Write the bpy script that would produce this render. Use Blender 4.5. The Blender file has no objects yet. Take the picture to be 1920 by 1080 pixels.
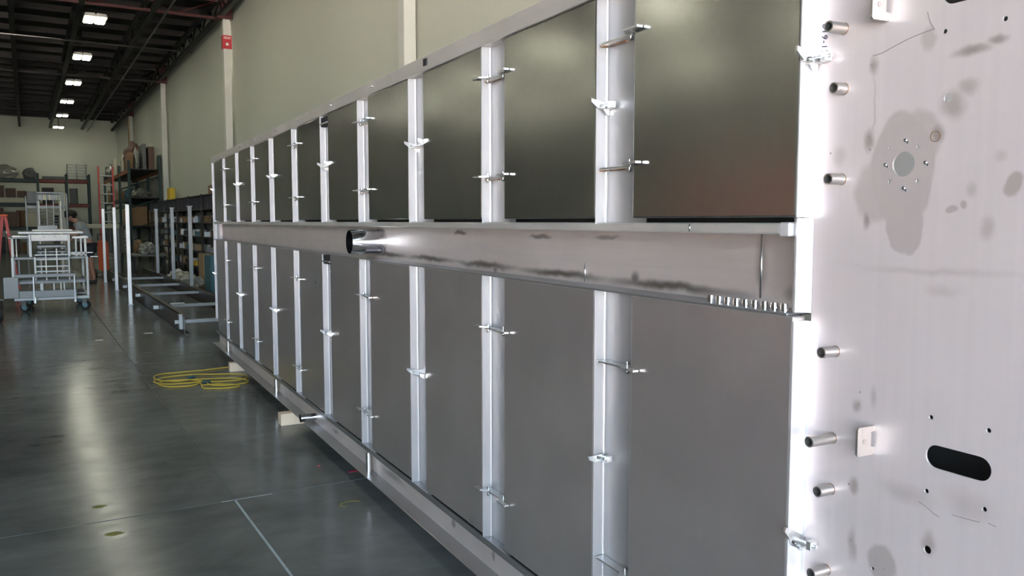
import bpy, bmesh, math, random
from mathutils import Vector, Matrix, Euler
R = math.radians
random.seed(7)
scn = bpy.context.scene
col = scn.collection

# ------------------------------------------------------------------ camera, sky, exposure
CAM_H = 1.5
cd = bpy.data.cameras.new('camera'); cam = bpy.data.objects.new('camera', cd); col.objects.link(cam)
cd.sensor_width = 36.0; cd.lens = 36.0*1550/1920; cd.clip_start = 0.05; cd.clip_end = 300
cam.location = (0, 0, CAM_H)
cam.rotation_euler = (R(90-4.611), 0, R(-30.336))      # building runs along +Y, its right wall is at +X
scn.camera = cam

world = bpy.data.worlds.new('daylight'); scn.world = world; world.use_nodes = True
wn = world.node_tree.nodes
wn['Background'].inputs[0].default_value = (0.68, 0.83, 1.0, 1)
wn['Background'].inputs[1].default_value = 13.0

# daylight comes in through the open dock door behind the camera: the portal only guides sampling
DX0, DX1, DZ, DY = -9.0, 0.6, 4.6, -5.0
pl = bpy.data.lights.new('door_portal', 'AREA'); pl.shape = 'RECTANGLE'; pl.size = DX1-DX0; pl.size_y = DZ
pl.cycles.is_portal = True
po = bpy.data.objects.new('door_portal', pl); col.objects.link(po)
po.location = ((DX0+DX1)/2, DY-0.12, DZ/2); po.rotation_euler = (R(90), 0, 0)

# sun behind the building: it lights the yard outside, never the inside directly
sn = bpy.data.lights.new('sun', 'SUN'); sn.energy = 290.0; sn.color = (1.0, .90, .80); sn.angle = R(.6)
so = bpy.data.objects.new('sun', sn); col.objects.link(so); so.rotation_euler = (R(-32), 0, 0); so.location = (0, 30, 30)

vs = scn.view_settings
vs.view_transform = 'Standard'; vs.look = 'None'; vs.exposure = 0.0; vs.gamma = 1.0; vs.use_curve_mapping = False
scn.cycles.max_bounces = 8; scn.cycles.diffuse_bounces = 4; scn.cycles.glossy_bounces = 4
scn.cycles.sample_clamp_indirect = 40.0

LAMP = 40.0        # radiance of the fluorescent tubes' panels

# ------------------------------------------------------------------ materials
def new_mat(name):
    m = bpy.data.materials.new(name); m.use_nodes = True
    nt = m.node_tree; return m, nt, nt.nodes['Principled BSDF']
def N(nt, t, **kw):
    n = nt.nodes.new(t)
    for k, v in kw.items(): setattr(n, k, v)
    return n
def L(nt, a, b): nt.links.new(a, b)
def simple(name, c, rough=.5, metal=0., var=.12, scale=6., bump=0.0, spec=.5, coords='Object'):
    m, nt, b = new_mat(name)
    tc = N(nt, 'ShaderNodeTexCoord'); nz = N(nt, 'ShaderNodeTexNoise'); nz.inputs['Scale'].default_value = scale; nz.inputs['Detail'].default_value = 4
    L(nt, tc.outputs[coords], nz.inputs['Vector'])
    rp = N(nt, 'ShaderNodeMix', data_type='RGBA')
    L(nt, nz.outputs['Fac'], rp.inputs['Factor'])
    rp.inputs['A'].default_value = (*[x*(1-var) for x in c], 1); rp.inputs['B'].default_value = (*[min(1, x*(1+var)) for x in c], 1)
    L(nt, rp.outputs['Result'], b.inputs['Base Color'])
    b.inputs['Roughness'].default_value = rough; b.inputs['Metallic'].default_value = metal
    b.inputs['Specular IOR Level'].default_value = spec
    if bump:
        bp = N(nt, 'ShaderNodeBump'); bp.inputs['Strength'].default_value = bump; bp.inputs['Distance'].default_value = .01
        L(nt, nz.outputs['Fac'], bp.inputs['Height']); L(nt, bp.outputs['Normal'], b.inputs['Normal'])
    return m
def emit(name, c, s):
    m, nt, b = new_mat(name)
    b.inputs['Base Color'].default_value = (.8, .8, .8, 1)
    b.inputs['Emission Color'].default_value = (*c, 1); b.inputs['Emission Strength'].default_value = s
    return m

def steel(name, c, rough, metal, streak=.06, smudge=.10, vertical=True, tint=None):
    """stainless sheet: fine brushing along one axis, cloudy smudges in tone and gloss"""
    m, nt, b = new_mat(name)
    g = N(nt, 'ShaderNodeNewGeometry')
    mp = N(nt, 'ShaderNodeMapping'); L(nt, g.outputs['Position'], mp.inputs['Vector'])
    mp.inputs['Scale'].default_value = (60, 60, .7) if vertical else (60, .7, 60)
    n1 = N(nt, 'ShaderNodeTexNoise'); n1.inputs['Scale'].default_value = 1.0; n1.inputs['Detail'].default_value = 3; L(nt, mp.outputs[0], n1.inputs['Vector'])
    n2 = N(nt, 'ShaderNodeTexNoise'); n2.inputs['Scale'].default_value = 3.2; n2.inputs['Detail'].default_value = 3; n2.inputs['Roughness'].default_value = .45; n2.inputs['Distortion'].default_value = .25
    L(nt, g.outputs['Position'], n2.inputs['Vector'])
    a = N(nt, 'ShaderNodeMapRange'); L(nt, n1.outputs['Fac'], a.inputs['Value']); a.inputs['To Min'].default_value = 1-streak; a.inputs['To Max'].default_value = 1+streak
    s = N(nt, 'ShaderNodeMapRange'); L(nt, n2.outputs['Fac'], s.inputs['Value']); s.inputs['From Min'].default_value = .15; s.inputs['From Max'].default_value = .85
    s.inputs['To Min'].default_value = 1-smudge; s.inputs['To Max'].default_value = 1+smudge
    mu = N(nt, 'ShaderNodeMath', operation='MULTIPLY'); L(nt, a.outputs[0], mu.inputs[0]); L(nt, s.outputs[0], mu.inputs[1])
    vm = N(nt, 'ShaderNodeVectorMath', operation='SCALE'); vm.inputs[0].default_value = c; L(nt, mu.outputs[0], vm.inputs['Scale'])
    L(nt, vm.outputs[0], b.inputs['Base Color'])
    r = N(nt, 'ShaderNodeMapRange'); L(nt, n2.outputs['Fac'], r.inputs['Value']); r.inputs['From Min'].default_value = .15; r.inputs['From Max'].default_value = .85
    r.inputs['To Min'].default_value = rough*.88; r.inputs['To Max'].default_value = rough*1.12
    L(nt, r.outputs[0], b.inputs['Roughness'])
    b.inputs['Metallic'].default_value = metal
    for q in (a, s, r): q.clamp = False
    return m

def add_stains(m, stains, colr, distort=.03, nscale=14., roughen=.12):
    """stains: (centre xyz world-object coords via Object texcoord, radius (y,z), strength, softness)"""
    nt = m.node_tree; b = nt.nodes['Principled BSDF']
    tc = N(nt, 'ShaderNodeTexCoord')
    nz = N(nt, 'ShaderNodeTexNoise'); nz.inputs['Scale'].default_value = nscale; nz.inputs['Detail'].default_value = 3
    L(nt, tc.outputs['Object'], nz.inputs['Vector'])
    sub = N(nt, 'ShaderNodeVectorMath', operation='SUBTRACT'); L(nt, nz.outputs['Color'], sub.inputs[0]); sub.inputs[1].default_value = (.5, .5, .5)
    sc = N(nt, 'ShaderNodeVectorMath', operation='SCALE'); L(nt, sub.outputs[0], sc.inputs[0]); sc.inputs['Scale'].default_value = distort
    ad = N(nt, 'ShaderNodeVectorMath', operation='ADD'); L(nt, tc.outputs['Object'], ad.inputs[0]); L(nt, sc.outputs[0], ad.inputs[1])
    acc = None
    for (y, z, ry, rz, st, soft) in stains:
        q = N(nt, 'ShaderNodeMapping', vector_type='TEXTURE'); L(nt, ad.outputs[0], q.inputs['Vector'])
        q.inputs['Location'].default_value = (0, y, z); q.inputs['Scale'].default_value = (1e4, ry, rz)
        ln = N(nt, 'ShaderNodeVectorMath', operation='LENGTH'); L(nt, q.outputs[0], ln.inputs[0])
        mr = N(nt, 'ShaderNodeMapRange', interpolation_type='SMOOTHSTEP'); L(nt, ln.outputs['Value'], mr.inputs['Value'])
        mr.inputs['From Min'].default_value = 1-soft; mr.inputs['From Max'].default_value = 1.0
        mr.inputs['To Min'].default_value = st; mr.inputs['To Max'].default_value = 0
        if acc is None: acc = mr.outputs[0]
        else:
            mx = N(nt, 'ShaderNodeMath', operation='MAXIMUM'); L(nt, acc, mx.inputs[0]); L(nt, mr.outputs[0], mx.inputs[1]); acc = mx.outputs[0]
    mix = N(nt, 'ShaderNodeMix', data_type='RGBA')
    old = b.inputs['Base Color'].links[0].from_socket
    L(nt, acc, mix.inputs['Factor']); L(nt, old, mix.inputs['A']); mix.inputs['B'].default_value = (*colr, 1)
    L(nt, mix.outputs['Result'], b.inputs['Base Color'])

M = {}
M['panel'] = steel('panel_steel', (.445, .44, .415), .19, .965, .05, .09)
M['panel_low'] = steel('panel_low_steel', (.46, .43, .415), .30, .72, .02, .12)  # panel steel copy made less metallic so the lower row looks more daylit
M['stile'] = steel('stile_steel', (.46, .46, .465), .46, .70, .06, .09)
M['post'] = steel('post_glare_steel', (.85, .84, .85), .45, .6, .03, .04)  # lighter copy of the stile steel: the post's glare is put into its colour
M['plate'] = steel('plate_steel', (.81, .735, .73), .48, .5, .05, .04)
M['rail'] = steel('rail_steel', (.78, .75, .71), .48, .7, .08, .12, vertical=False)
M['web'] = steel('web_steel', (.80, .73, .70), .46, .68, .06, .10, vertical=False)
M['ledge'] = steel('ledge_steel', (.44, .45, .47), .36, .9, .05, .10, vertical=False)
M['dark_backing'] = steel('dark_backing_steel', (.10, .10, .10), .5, .6)
M['chrome'] = simple('polished_steel', (.75, .75, .76), .12, 1.0, .05)
M['fitting'] = simple('machined_steel', (.70, .69, .67), .25, 1.0, .06)
M['latch'] = simple('latch_steel', (.74, .74, .73), .30, .9, .06, 30)
M['stub'] = simple('turned_steel', (.50, .48, .45), .34, .9, .08, 40)
M['weld'] = simple('heat_tinted_weld', (.33, .20, .12), .45, .7, .45, 120)
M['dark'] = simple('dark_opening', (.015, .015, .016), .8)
M['ink'] = simple('marker_ink', (.05, .04, .09), .6)
M['scratch'] = simple('scratch', (.22, .19, .19), .6)
M['stud'] = simple('weld_stud', (.45, .40, .38), .3, .9, .3, 150)

# floor: sealed concrete, mottled, with wear in its gloss
def floor_mat():
    m, nt, b = new_mat('sealed_concrete')
    g = N(nt, 'ShaderNodeNewGeometry')
    n1 = N(nt, 'ShaderNodeTexNoise'); n1.inputs['Scale'].default_value = .9; n1.inputs['Detail'].default_value = 7; n1.inputs['Roughness'].default_value = .62; n1.inputs['Distortion'].default_value = .5
    n2 = N(nt, 'ShaderNodeTexNoise'); n2.inputs['Scale'].default_value = 3.5; n2.inputs['Detail'].default_value = 4; n2.inputs['Roughness'].default_value = .55
    mp = N(nt, 'ShaderNodeMapping'); mp.inputs['Rotation'].default_value = (0, 0, R(25)); mp.inputs['Scale'].default_value = (1, 2.2, 1)
    L(nt, g.outputs['Position'], n1.inputs['Vector']); L(nt, g.outputs['Position'], mp.inputs['Vector']); L(nt, mp.outputs[0], n2.inputs['Vector'])
    cr = N(nt, 'ShaderNodeValToRGB'); L(nt, n1.outputs['Fac'], cr.inputs['Fac'])
    cr.color_ramp.elements[0].position = .32; cr.color_ramp.elements[0].color = (.092, .099, .097, 1)
    cr.color_ramp.elements[1].position = .70; cr.color_ramp.elements[1].color = (.180, .193, .190, 1)
    mr = N(nt, 'ShaderNodeMapRange'); L(nt, n2.outputs['Fac'], mr.inputs['Value']); mr.inputs['From Min'].default_value = .15; mr.inputs['From Max'].default_value = .85
    mr.inputs['To Min'].default_value = .80; mr.inputs['To Max'].default_value = 1.15
    vm = N(nt, 'ShaderNodeVectorMath', operation='SCALE'); L(nt, cr.outputs['Color'], vm.inputs[0]); L(nt, mr.outputs[0], vm.inputs['Scale'])
    L(nt, vm.outputs[0], b.inputs['Base Color'])
    r = N(nt, 'ShaderNodeMapRange'); L(nt, n2.outputs['Fac'], r.inputs['Value']); r.inputs['From Min'].default_value = .15; r.inputs['From Max'].default_value = .85
    r.inputs['To Min'].default_value = .13; r.inputs['To Max'].default_value = .27
    L(nt, r.outputs[0], b.inputs['Roughness'])
    b.inputs['Specular IOR Level'].default_value = .18
    bp = N(nt, 'ShaderNodeBump'); bp.inputs['Strength'].default_value = .06; bp.inputs['Distance'].default_value = .012
    L(nt, n2.outputs['Fac'], bp.inputs['Height']); L(nt, bp.outputs['Normal'], b.inputs['Normal'])
    return m
M['floor'] = floor_mat()
M['joint'] = simple('joint_filler', (.13, .14, .14), .7, 0, .4, 3)
M['sealant'] = simple('joint_sealant', (.33, .39, .43), .7, 0, .45, 9)
M['wall'] = simple('painted_wall', (.555, .58, .495), .75, 0, .05, .5)
M['column'] = simple('column_paint', (.60, .62, .57), .6, 0, .05)
M['deck'] = simple('roof_deck', (.026, .026, .028), .7, .2, .2, .6)
M['purlin'] = simple('dark_roof_steel', (.018, .018, .017), .6, .3, .2)
M['red_steel'] = simple('red_primer_steel', (.065, .013, .013), .6, .1, .2)
M['reflector_red'] = simple('red_brown_reflector', (.72, .40, .32), .7, 0, .1, .7)  # for the unseen board added to redden the panel reflections
M['pipe'] = simple('dull_pipe', (.09, .085, .08), .5, .3)
M['sign_red'] = simple('sign_red', (.50, .03, .04), .5)
M['white'] = simple('white_paint', (.80, .80, .78), .45, 0, .05)
M['lamp'] = emit('lamp_panel', (1.0, .99, .80), LAMP)
M['lamp_dim'] = emit('lamp_panel_dim', (1.0, .99, .80), LAMP*.55)
M['housing'] = simple('lamp_housing', (.5, .5, .46), .5, .2)
M['yard'] = simple('yard_concrete', (.50, .45, .42), .9, 0, .1, .4)
M['wood'] = simple('timber', (.74, .60, .44), .7, 0, .25, 9)
M['yellow'] = simple('yellow_cord', (.50, .37, .04), .5, 0, .1, 40)
M['teal'] = simple('dark_teal_tie', (.03, .08, .09), .5)
M['alu'] = simple('aluminium', (.66, .67, .66), .38, .6, .06)
M['cartw'] = simple('pale_grey_paint', (.44, .47, .47), .42, .25, .06)
M['cartg'] = simple('mid_grey_paint', (.25, .27, .275), .5, .3, .10)
M['galv'] = simple('galvanised_steel', (.34, .36, .37), .40, .7, .14, 12)
M['darksteel'] = simple('mill_steel', (.11, .10, .095), .42, .7, .25, 4)
M['rubber'] = simple('black_rubber', (.02, .02, .02), .6)
M['bluewheel'] = simple('blue_grey_tread', (.16, .30, .34), .5)
M['orange'] = simple('orange_plastic', (.62, .10, .02), .5)
M['redladder'] = simple('red_fibreglass', (.45, .05, .04), .5)
M['green'] = simple('rack_green', (.02, .05, .045), .55, .1, .15)
M['rackorange'] = simple('rack_orange', (.34, .11, .035), .55)
M['rackred'] = simple('rack_red', (.20, .045, .03), .55)
M['black'] = simple('black_steel', (.022, .022, .022), .55, .2)
M['card'] = simple('cardboard', (.24, .15, .075), .85, 0, .15, 5)
M['cardlight'] = simple('pale_cardboard', (.34, .24, .13), .85, 0, .15, 5)
M['film'] = simple('stretch_film', (.36, .36, .31), .25, 0, .2, 9, .6)
M['cream'] = simple('cream_foam', (.55, .54, .42), .8, 0, .08)
M['greycloth'] = simple('grey_sheet', (.16, .165, .16), .8, 0, .12)
M['brownwrap'] = simple('brown_wrap', (.13, .075, .05), .6, 0, .3, 8, .5)
M['yellowbox'] = simple('yellow_board', (.65, .45, .03), .6)
M['teals'] = simple('teal_plastic', (.06, .16, .20), .5)
M['skin'] = simple('skin', (.50, .27, .19), .55, 0, .06)
M['hair'] = simple('dark_hair', (.018, .014, .012), .6, 0, .3, 60, .6)
M['shirt'] = simple('grey_cotton', (.33, .37, .40), .9, 0, .08, 14)
M['shorts'] = simple('dark_cotton', (.035, .038, .05), .9)
M['shoe'] = simple('dark_shoe', (.03, .03, .03), .6)
M['tape'] = simple('red_tape', (.55, .05, .10), .5)
M['paint'] = simple('worn_yellow_paint', (.20, .19, .05), .8, 0, .3, 60)

# ------------------------------------------------------------------ mesh builder
class B:
    def __init__(s): s.bm = bmesh.new()
    def _new(s, verts, faces, smooth=False):
        vs = [s.bm.verts.new(v) for v in verts]
        for f in faces:
            try:
                fc = s.bm.faces.new([vs[i] for i in f]); fc.smooth = smooth
            except ValueError: pass
        return vs
    def box(s, a, b, bev=0, rot=None, seg=2):
        x0, y0, z0 = [min(a[i], b[i]) for i in range(3)]; x1, y1, z1 = [max(a[i], b[i]) for i in range(3)]
        v = [(x0,y0,z0),(x1,y0,z0),(x1,y1,z0),(x0,y1,z0),(x0,y0,z1),(x1,y0,z1),(x1,y1,z1),(x0,y1,z1)]
        if rot:
            c = Vector(((x0+x1)/2, (y0+y1)/2, (z0+z1)/2)); e = Euler(rot).to_matrix()
            v = [tuple(e @ (Vector(q)-c) + c) for q in v]
        vs = s._new(v, [(0,3,2,1),(4,5,6,7),(0,1,5,4),(1,2,6,5),(2,3,7,6),(3,0,4,7)])
        if bev:
            es = list({e for q in vs for e in q.link_edges})
            bmesh.ops.bevel(s.bm, geom=es, offset=bev, segments=seg, affect='EDGES', profile=.5)
        return s
    def cyl(s, a, b, r, seg=14, r2=None, caps=True):
        a = Vector(a); b = Vector(b); d = (b-a); r2 = r if r2 is None else r2
        q = d.to_track_quat('Z', 'Y').to_matrix()
        vs = []
        for c, rr in ((a, r), (b, r2)):
            for i in range(seg):
                t = 2*math.pi*i/seg; vs.append(tuple(c + q @ Vector((math.cos(t)*rr, math.sin(t)*rr, 0))))
        f = [(i, (i+1) % seg, seg+(i+1) % seg, seg+i) for i in range(seg)]
        s._new(vs, f, True)
        if caps:
            s._new(vs[:seg], [tuple(range(seg-1, -1, -1))]); s._new(vs[seg:], [tuple(range(seg))])
        return s
    def pipe(s, a, b, ro, ri, seg=24):
        a = Vector(a); b = Vector(b); q = (b-a).to_track_quat('Z', 'Y').to_matrix()
        vs = []
        for c, rr in ((a, ro), (b, ro), (b, ri), (a, ri)):
            for i in range(seg):
                t = 2*math.pi*i/seg; vs.append(tuple(c + q @ Vector((math.cos(t)*rr, math.sin(t)*rr, 0))))
        for k in range(4):
            k2 = (k+1) % 4
            s._new([vs[k*seg+i] for i in range(seg)]+[vs[k2*seg+i] for i in range(seg)],
                   [(i, (i+1) % seg, seg+(i+1) % seg, seg+i) for i in range(seg)], k in (0, 2))
        return s
    def prism(s, pts, axis, lo, hi, smooth=False):
        """pts 2D in the two other axes (in order), extruded along axis"""
        def mk(p, h):
            q = [0, 0, 0]; o = [i for i in range(3) if i != axis]; q[o[0]] = p[0]; q[o[1]] = p[1]; q[axis] = h; return tuple(q)
        n = len(pts); v = [mk(p, lo) for p in pts]+[mk(p, hi) for p in pts]
        s._new(v, [tuple(range(n-1, -1, -1)), tuple(range(n, 2*n))]+[(i, (i+1) % n, n+(i+1) % n, n+i) for i in range(n)], smooth)
        return s
    def tube(s, pts, r, seg=8, closed=False):
        P = [Vector(p) for p in pts]; n = len(P); rings = []
        for i in range(n):
            if closed: d = P[(i+1) % n]-P[i-1]
            else: d = P[min(i+1, n-1)]-P[max(i-1, 0)]
            q = d.to_track_quat('Z', 'Y').to_matrix()
            rings.append([tuple(P[i]+q @ Vector((math.cos(2*math.pi*k/seg)*r, math.sin(2*math.pi*k/seg)*r, 0))) for k in range(seg)])
        flat = [v for ring in rings for v in ring]; f = []
        for i in range(n if closed else n-1):
            j = (i+1) % n
            for k in range(seg): f.append((i*seg+k, i*seg+(k+1) % seg, j*seg+(k+1) % seg, j*seg+k))
        s._new(flat, f, True); return s
    def blob(s, c, rad, sub=2, amp=.0, seed=0, flat=None):
        """lumpy closed form (sacks, wrapped bundles, hair)"""
        rnd = random.Random(seed); b2 = bmesh.new(); bmesh.ops.create_icosphere(b2, subdivisions=sub, radius=1)
        idx = {}; vs = []
        for v in b2.verts:
            k = 1+amp*(rnd.random()-.5)*2
            p = [v.co[i]*k for i in range(3)]
            if flat is not None and p[2] < -flat: p[2] = -flat
            idx[v] = len(vs); vs.append((c[0]+p[0]*rad[0], c[1]+p[1]*rad[1], c[2]+p[2]*rad[2]))
        s._new(vs, [tuple(idx[v] for v in f.verts) for f in b2.faces], True); b2.free(); return s
    def mesh(s, name):
        bmesh.ops.remove_doubles(s.bm, verts=s.bm.verts, dist=1e-6)
        bmesh.ops.recalc_face_normals(s.bm, faces=s.bm.faces)
        for e in s.bm.edges:
            if len(e.link_faces) == 2 and e.calc_face_angle(0) > R(42): e.smooth = False
        me = bpy.data.meshes.new(name); s.bm.to_mesh(me); s.bm.free(); return me
    def build(s, name, mat, parent=None, loc=(0, 0, 0), rot=(0, 0, 0)):
        return place(name, s.mesh(name), mat, parent, loc, rot)
def place(name, me, mat, parent=None, loc=(0, 0, 0), rot=(0, 0, 0)):
    if mat is not None and not me.materials: me.materials.append(M[mat] if isinstance(mat, str) else mat)
    o = bpy.data.objects.new(name, me); col.objects.link(o); o.location = loc; o.rotation_euler = rot
    if parent is not None: o.parent = parent
    return o
def tag(o, label, cat, group=None, kind=None):
    o['label'] = label; o['category'] = cat
    if group: o['group'] = group
    if kind: o['kind'] = kind
    return o
def thing(name, label, cat, loc=(0, 0, 0), rz=0, group=None):
    o = bpy.data.objects.new(name, None); col.objects.link(o); o.empty_display_size = .1
    o.location = loc; o.rotation_euler = (0, 0, rz); return tag(o, label, cat, group)
def struct(o): o['kind'] = 'structure'; return o

# ------------------------------------------------------------------ the building
XR, XL, YF, YB, ZR = 4.5, -20.0, 51.0, -5.0, 7.3
fl = struct(B().box((XL-.2, YB-.2, -.30), (XR+.2, YF+.2, -.004)).build('floor', 'joint'))
JX, JY, SL = .91, 4.52, 5.45
xs = [XL-.2]+[JX-SL*k for k in range(3, -1, -1)]+[XR+.2]
ys = [YB-.2]+[JY+SL*k for k in range(-1, 9)]+[YF+.2]
for i in range(len(xs)-1):
    for j in range(len(ys)-1):
        g = .006
        B().box((xs[i]+g, ys[j]+g, -.004), (xs[i+1]-g, ys[j+1]-g, 0)).build('slab', 'floor', fl)
B().box((JX-.0058, 2.0, -.004), (JX+.0058, 4.5, .0002)).build('joint_sealant', 'sealant', fl)
B().box((JX-.07, JY-.0058, -.004), (JX+.20, JY+.0058, .0002)).build('joint_sealant', 'sealant', fl)
struct(B().box((XR, YB-.2, 0), (XR+.2, YF+.2, ZR)).build('wall_right', 'wall'))
wl = struct(B().box((XL-.2, YB-.2, 0), (XL, YF+.2, ZR)).build('wall_left', 'wall'))
struct(B().box((XL-.2, YF, 0), (XR, YF+.2, ZR)).build('wall_far', 'wall'))
wb = B(); wb.box((XL, YB-.2, 0), (DX0, YB, ZR)); wb.box((DX1, YB-.2, 0), (XR, YB, ZR)); wb.box((DX0, YB-.2, DZ), (DX1, YB, ZR))
struct(wb.build('wall_rear', 'wall'))
tr = B(); tr.box((DX0-.12, YB, 0), (DX0, YB+.04, DZ+.12)); tr.box((DX1, YB, 0), (DX1+.12, YB+.04, DZ+.12)); tr.box((DX0, YB, DZ), (DX1, YB+.04, DZ+.12))
struct(tr.build('trim_1', 'cartg'))
struct(B().box((-4.65, 5.2, 0), (-4.5, 10.0, 2.3), .01).build('red_reflector_board', 'reflector_red'))  # unseen board added so the near panels reflect red-brown
struct(B().box((-60, -80, -.35), (60, YB-.2, -.05)).build('ground', 'yard'))

ceil = struct(B().box((XL-.2, YB-.2, ZR), (XR+.2, YF+.2, ZR+.2)).build('ceiling', 'deck'))
pm = B().box((XL, -.05, 0), (XR, .05, .16)).mesh('purlin')
for k in range(34): place('purlin', pm, 'purlin', ceil, (0, 1.2+1.5*k, 6.98))
tm = B(); TL = YF-YB-.4
tm.box((-.06, 0, 6.43), (.06, TL, 6.53)); tm.box((-.06, 0, 6.88), (.06, TL, 6.97)); tm = tm.mesh('truss')
dm = B().cyl((0, 0, 0), (0, .78, .40), .022, 6).mesh('diagonal')
dm2 = B().cyl((0, 0, .40), (0, .78, 0), .022, 6).mesh('diagonal')
for tx in (-3.2, -.12, 1.28, 2.78, 4.25):
    t = place('truss', tm, 'purlin', ceil, (tx, YB+.2, 0))
    for k in range(21 if tx > -1 else 0):
        place('diagonal', dm if k % 2 else dm2, 'purlin', t, (0, 24.5+k*.80, 6.51))
for k, gy in enumerate((21.6, 32.4, 43.1)):
    gm = 'red_steel' if k == 0 else 'purlin'
    b = B(); b.box((XL, -.05, 6.44), (XR-.02, .05, 6.50)); g_ = b.build('girder', gm, ceil, (0, gy, 0))
    B().box((XL, -.05, 6.86), (XR-.02, .05, 6.92)).build('top_chord', gm, g_)
    for q in range(10): B().cyl((4.2-.9*q, 0, 6.49 if q % 2 else 6.87), (3.3-.9*q, 0, 6.87 if q % 2 else 6.49), .022, 6).build('diagonal', gm, g_)
sp = B(); sp.cyl((3.02, 6, 6.36), (3.02, YF-.3, 6.36), .022, 8); sp.build('sprinkler_pipe', 'pipe', ceil)
sp = B(); sp.cyl((XL+1, 25.65, 6.36), (4.3, 25.65, 6.36), .022, 8); sp.build('sprinkler_pipe', 'pipe', ceil)

# columns on the right wall
names = {10.15: 'white steel wall column with conduit, rising behind the panelled frame', 21.2: 'tall white wall column carrying a red sign near its red top',
         32.0: 'plain white wall column between the signed column and the storage rack', 42.6: 'farthest wall column, behind the loaded rack'}
for y, lab in names.items():
    c = thing('column', lab, 'column', (4.36, y, 0), 0, 'columns along the right wall')
    B().box((-.085, -.10, .02), (.085, .10, 6.40), .012).build('shaft', 'column', c)
    B().box((-.14, -.16, 0), (.125, .16, .02)).build('base_plate', 'column', c)
    B().box((-.10, -.13, 6.40), (.13, .13, 7.0), .01).build('bracket', 'red_steel', c)
    B().box((-.22, -.16, 6.36), (.13, .16, 6.42)).build('cap_plate', 'red_steel', c)
    if y < 25:
        B().cyl((.05, .19, 0.01), (.05, .19, 6.9), .02, 8).build('conduit', 'column', c)
    if abs(y-21.2) < .1:
        s_ = B().box((-.092, -.11, 5.66), (-.086, .11, 5.98)).build('sign', 'sign_red', c)
        B().box((-.11, -.112, 5.66), (.11, -.104, 5.98)).build('sign', 'sign_red', c)
        B().cyl((.0, -.116, 5.77), (.0, -.112, 5.77), .035, 12).build('sign_mark', 'white', c)
        for zz in (5.93, 5.90): B().box((-.08, -.114, zz), (.08, -.112, zz+.014)).build('sign_line', 'white', c)

# high-bay lamps: a housing over two bright tube panels
lm_h = B(); lm_h.prism([(-.25, .0), (-.22, .07), (-.03, .08), (0, .04), (.03, .08), (.22, .07), (.25, 0)], 1, -.42, .42); lm_h = lm_h.mesh('housing')
lm_p = B().box((-.092, -.38, -.012), (.092, .38, .0), .004, seg=1).mesh('tube_panel')
lm_p2 = lm_p.copy(); lm_p2.materials.clear()
hang = B().cyl((0, 0, .09), (0, 0, .75), .008, 6).mesh('hanger')
def lamp(x, y, z, label, group, dim=False):
    t = thing('ceiling_lamp', label, 'lamp', (x, y, z), 0, group)
    place('housing', lm_h, 'housing', t); [place('hanger', hang, 'purlin', t, (0, q, 0)) for q in (-.35, .35)]
    for s in (-1, 1): place('tube_panel', lm_p2 if dim else lm_p, 'lamp_dim' if dim else 'lamp', t, (s*.125, 0, -.002))
ordn = ['nearest and largest', 'second nearest', 'third nearest', 'fourth nearest', 'fifth, dimmer and thinner looking', 'farthest, close to the end wall,']
for k in range(6):
    lamp(1.6, 22.5+5.25*k, 6.3 if k != 4 else 6.32, f'{ordn[k]} twin-panel ceiling lamp of the lit row', 'lit row of ceiling lamps', k == 4)
for x in (1.6, -8.2, -13.1):
    for k in range(-4 if x > 0 else -2, 0 if x > 0 else 4):
        lamp(x, 22.5+5.25*k - (1.8 if x < 0 else 0), 6.3, 'twin-panel ceiling lamp hung overhead or left, out of view', 'ceiling lamps out of view')

# ------------------------------------------------------------------ the long stainless side frame
A_M = R(-2.619)                  # its axis is turned 2.6 degrees from the building
OP, OS = 1.40, 1.32              # local origin (distance, run)
def mw(p, s, z=0):
    c, sn = math.cos(A_M), math.sin(A_M); return (p*c - s*sn, p*sn + s*c, z)
fr = thing('stainless_side_frame', 'long stainless steel side frame with two rows of grey sheet panels, resting on timber', 'metal frame', mw(OP, OS, .0), A_M)
def loc(p, s, z=0): return (p-OP, s-OS, z)
class MB(B):
    def put(s, name, mat): return s.build(name, mat, fr, loc(0, 0, 0))
S0, PIT, GAP = 1.322, .798, .187
SK = [S0+PIT*k for k in range(12)]
FRONT, BACK = 1.40, 1.442
ZU0, ZU1, ZL0, ZL1 = 1.509, 2.166, .248, 1.292
def pan_mesh(h):
    return B().box((0, 0, 0), (BACK-FRONT-.002, PIT-GAP-.006, h), .0045).mesh('panel')
pu, pl_ = pan_mesh(ZU1-ZU0-.002), pan_mesh(ZL1-ZL0-.003)
for k in range(11):
    place('panel', pu, 'panel', fr, loc(FRONT, SK[k]+.003, ZU0))
    place('panel', pl_, 'panel_low', fr, loc(FRONT, SK[k]+.003, ZL0))
# stiles: folded sheet that forms the recess between two panels (side, fillet, back)
def stile_mesh(z0, z1, width):
    b = B(); t = .003; pr = [(FRONT+.001, 0), (BACK-.009, 0)]
    for a in range(0, 91, 22): pr.append((BACK-.009+.009*math.sin(R(a)), -.009+.009*math.cos(R(a))))
    pr.append((BACK, -width)); out = pr[:]
    pr2 = [(BACK+t, -width), (BACK+t, t), (FRONT+.001, t)]
    b.prism([(p-BACK, s) for p, s in out+pr2], 2, z0, z1)
    return b.mesh('stile')
su, sl = stile_mesh(1.492, ZU1+.002, GAP+.012), stile_mesh(.232, ZL1-.002, GAP+.012)
for k in range(1, 11):
    place('stile', su, 'stile', fr, loc(BACK, SK[k], 0)); place('stile', sl, 'stile', fr, loc(BACK, SK[k], 0))
place('stile', stile_mesh(1.509, 2.17, .012), 'post', fr, loc(BACK, SK[0], 0)); place('stile', stile_mesh(.20, 1.278, .012), 'post', fr, loc(BACK, SK[0], 0))
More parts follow.
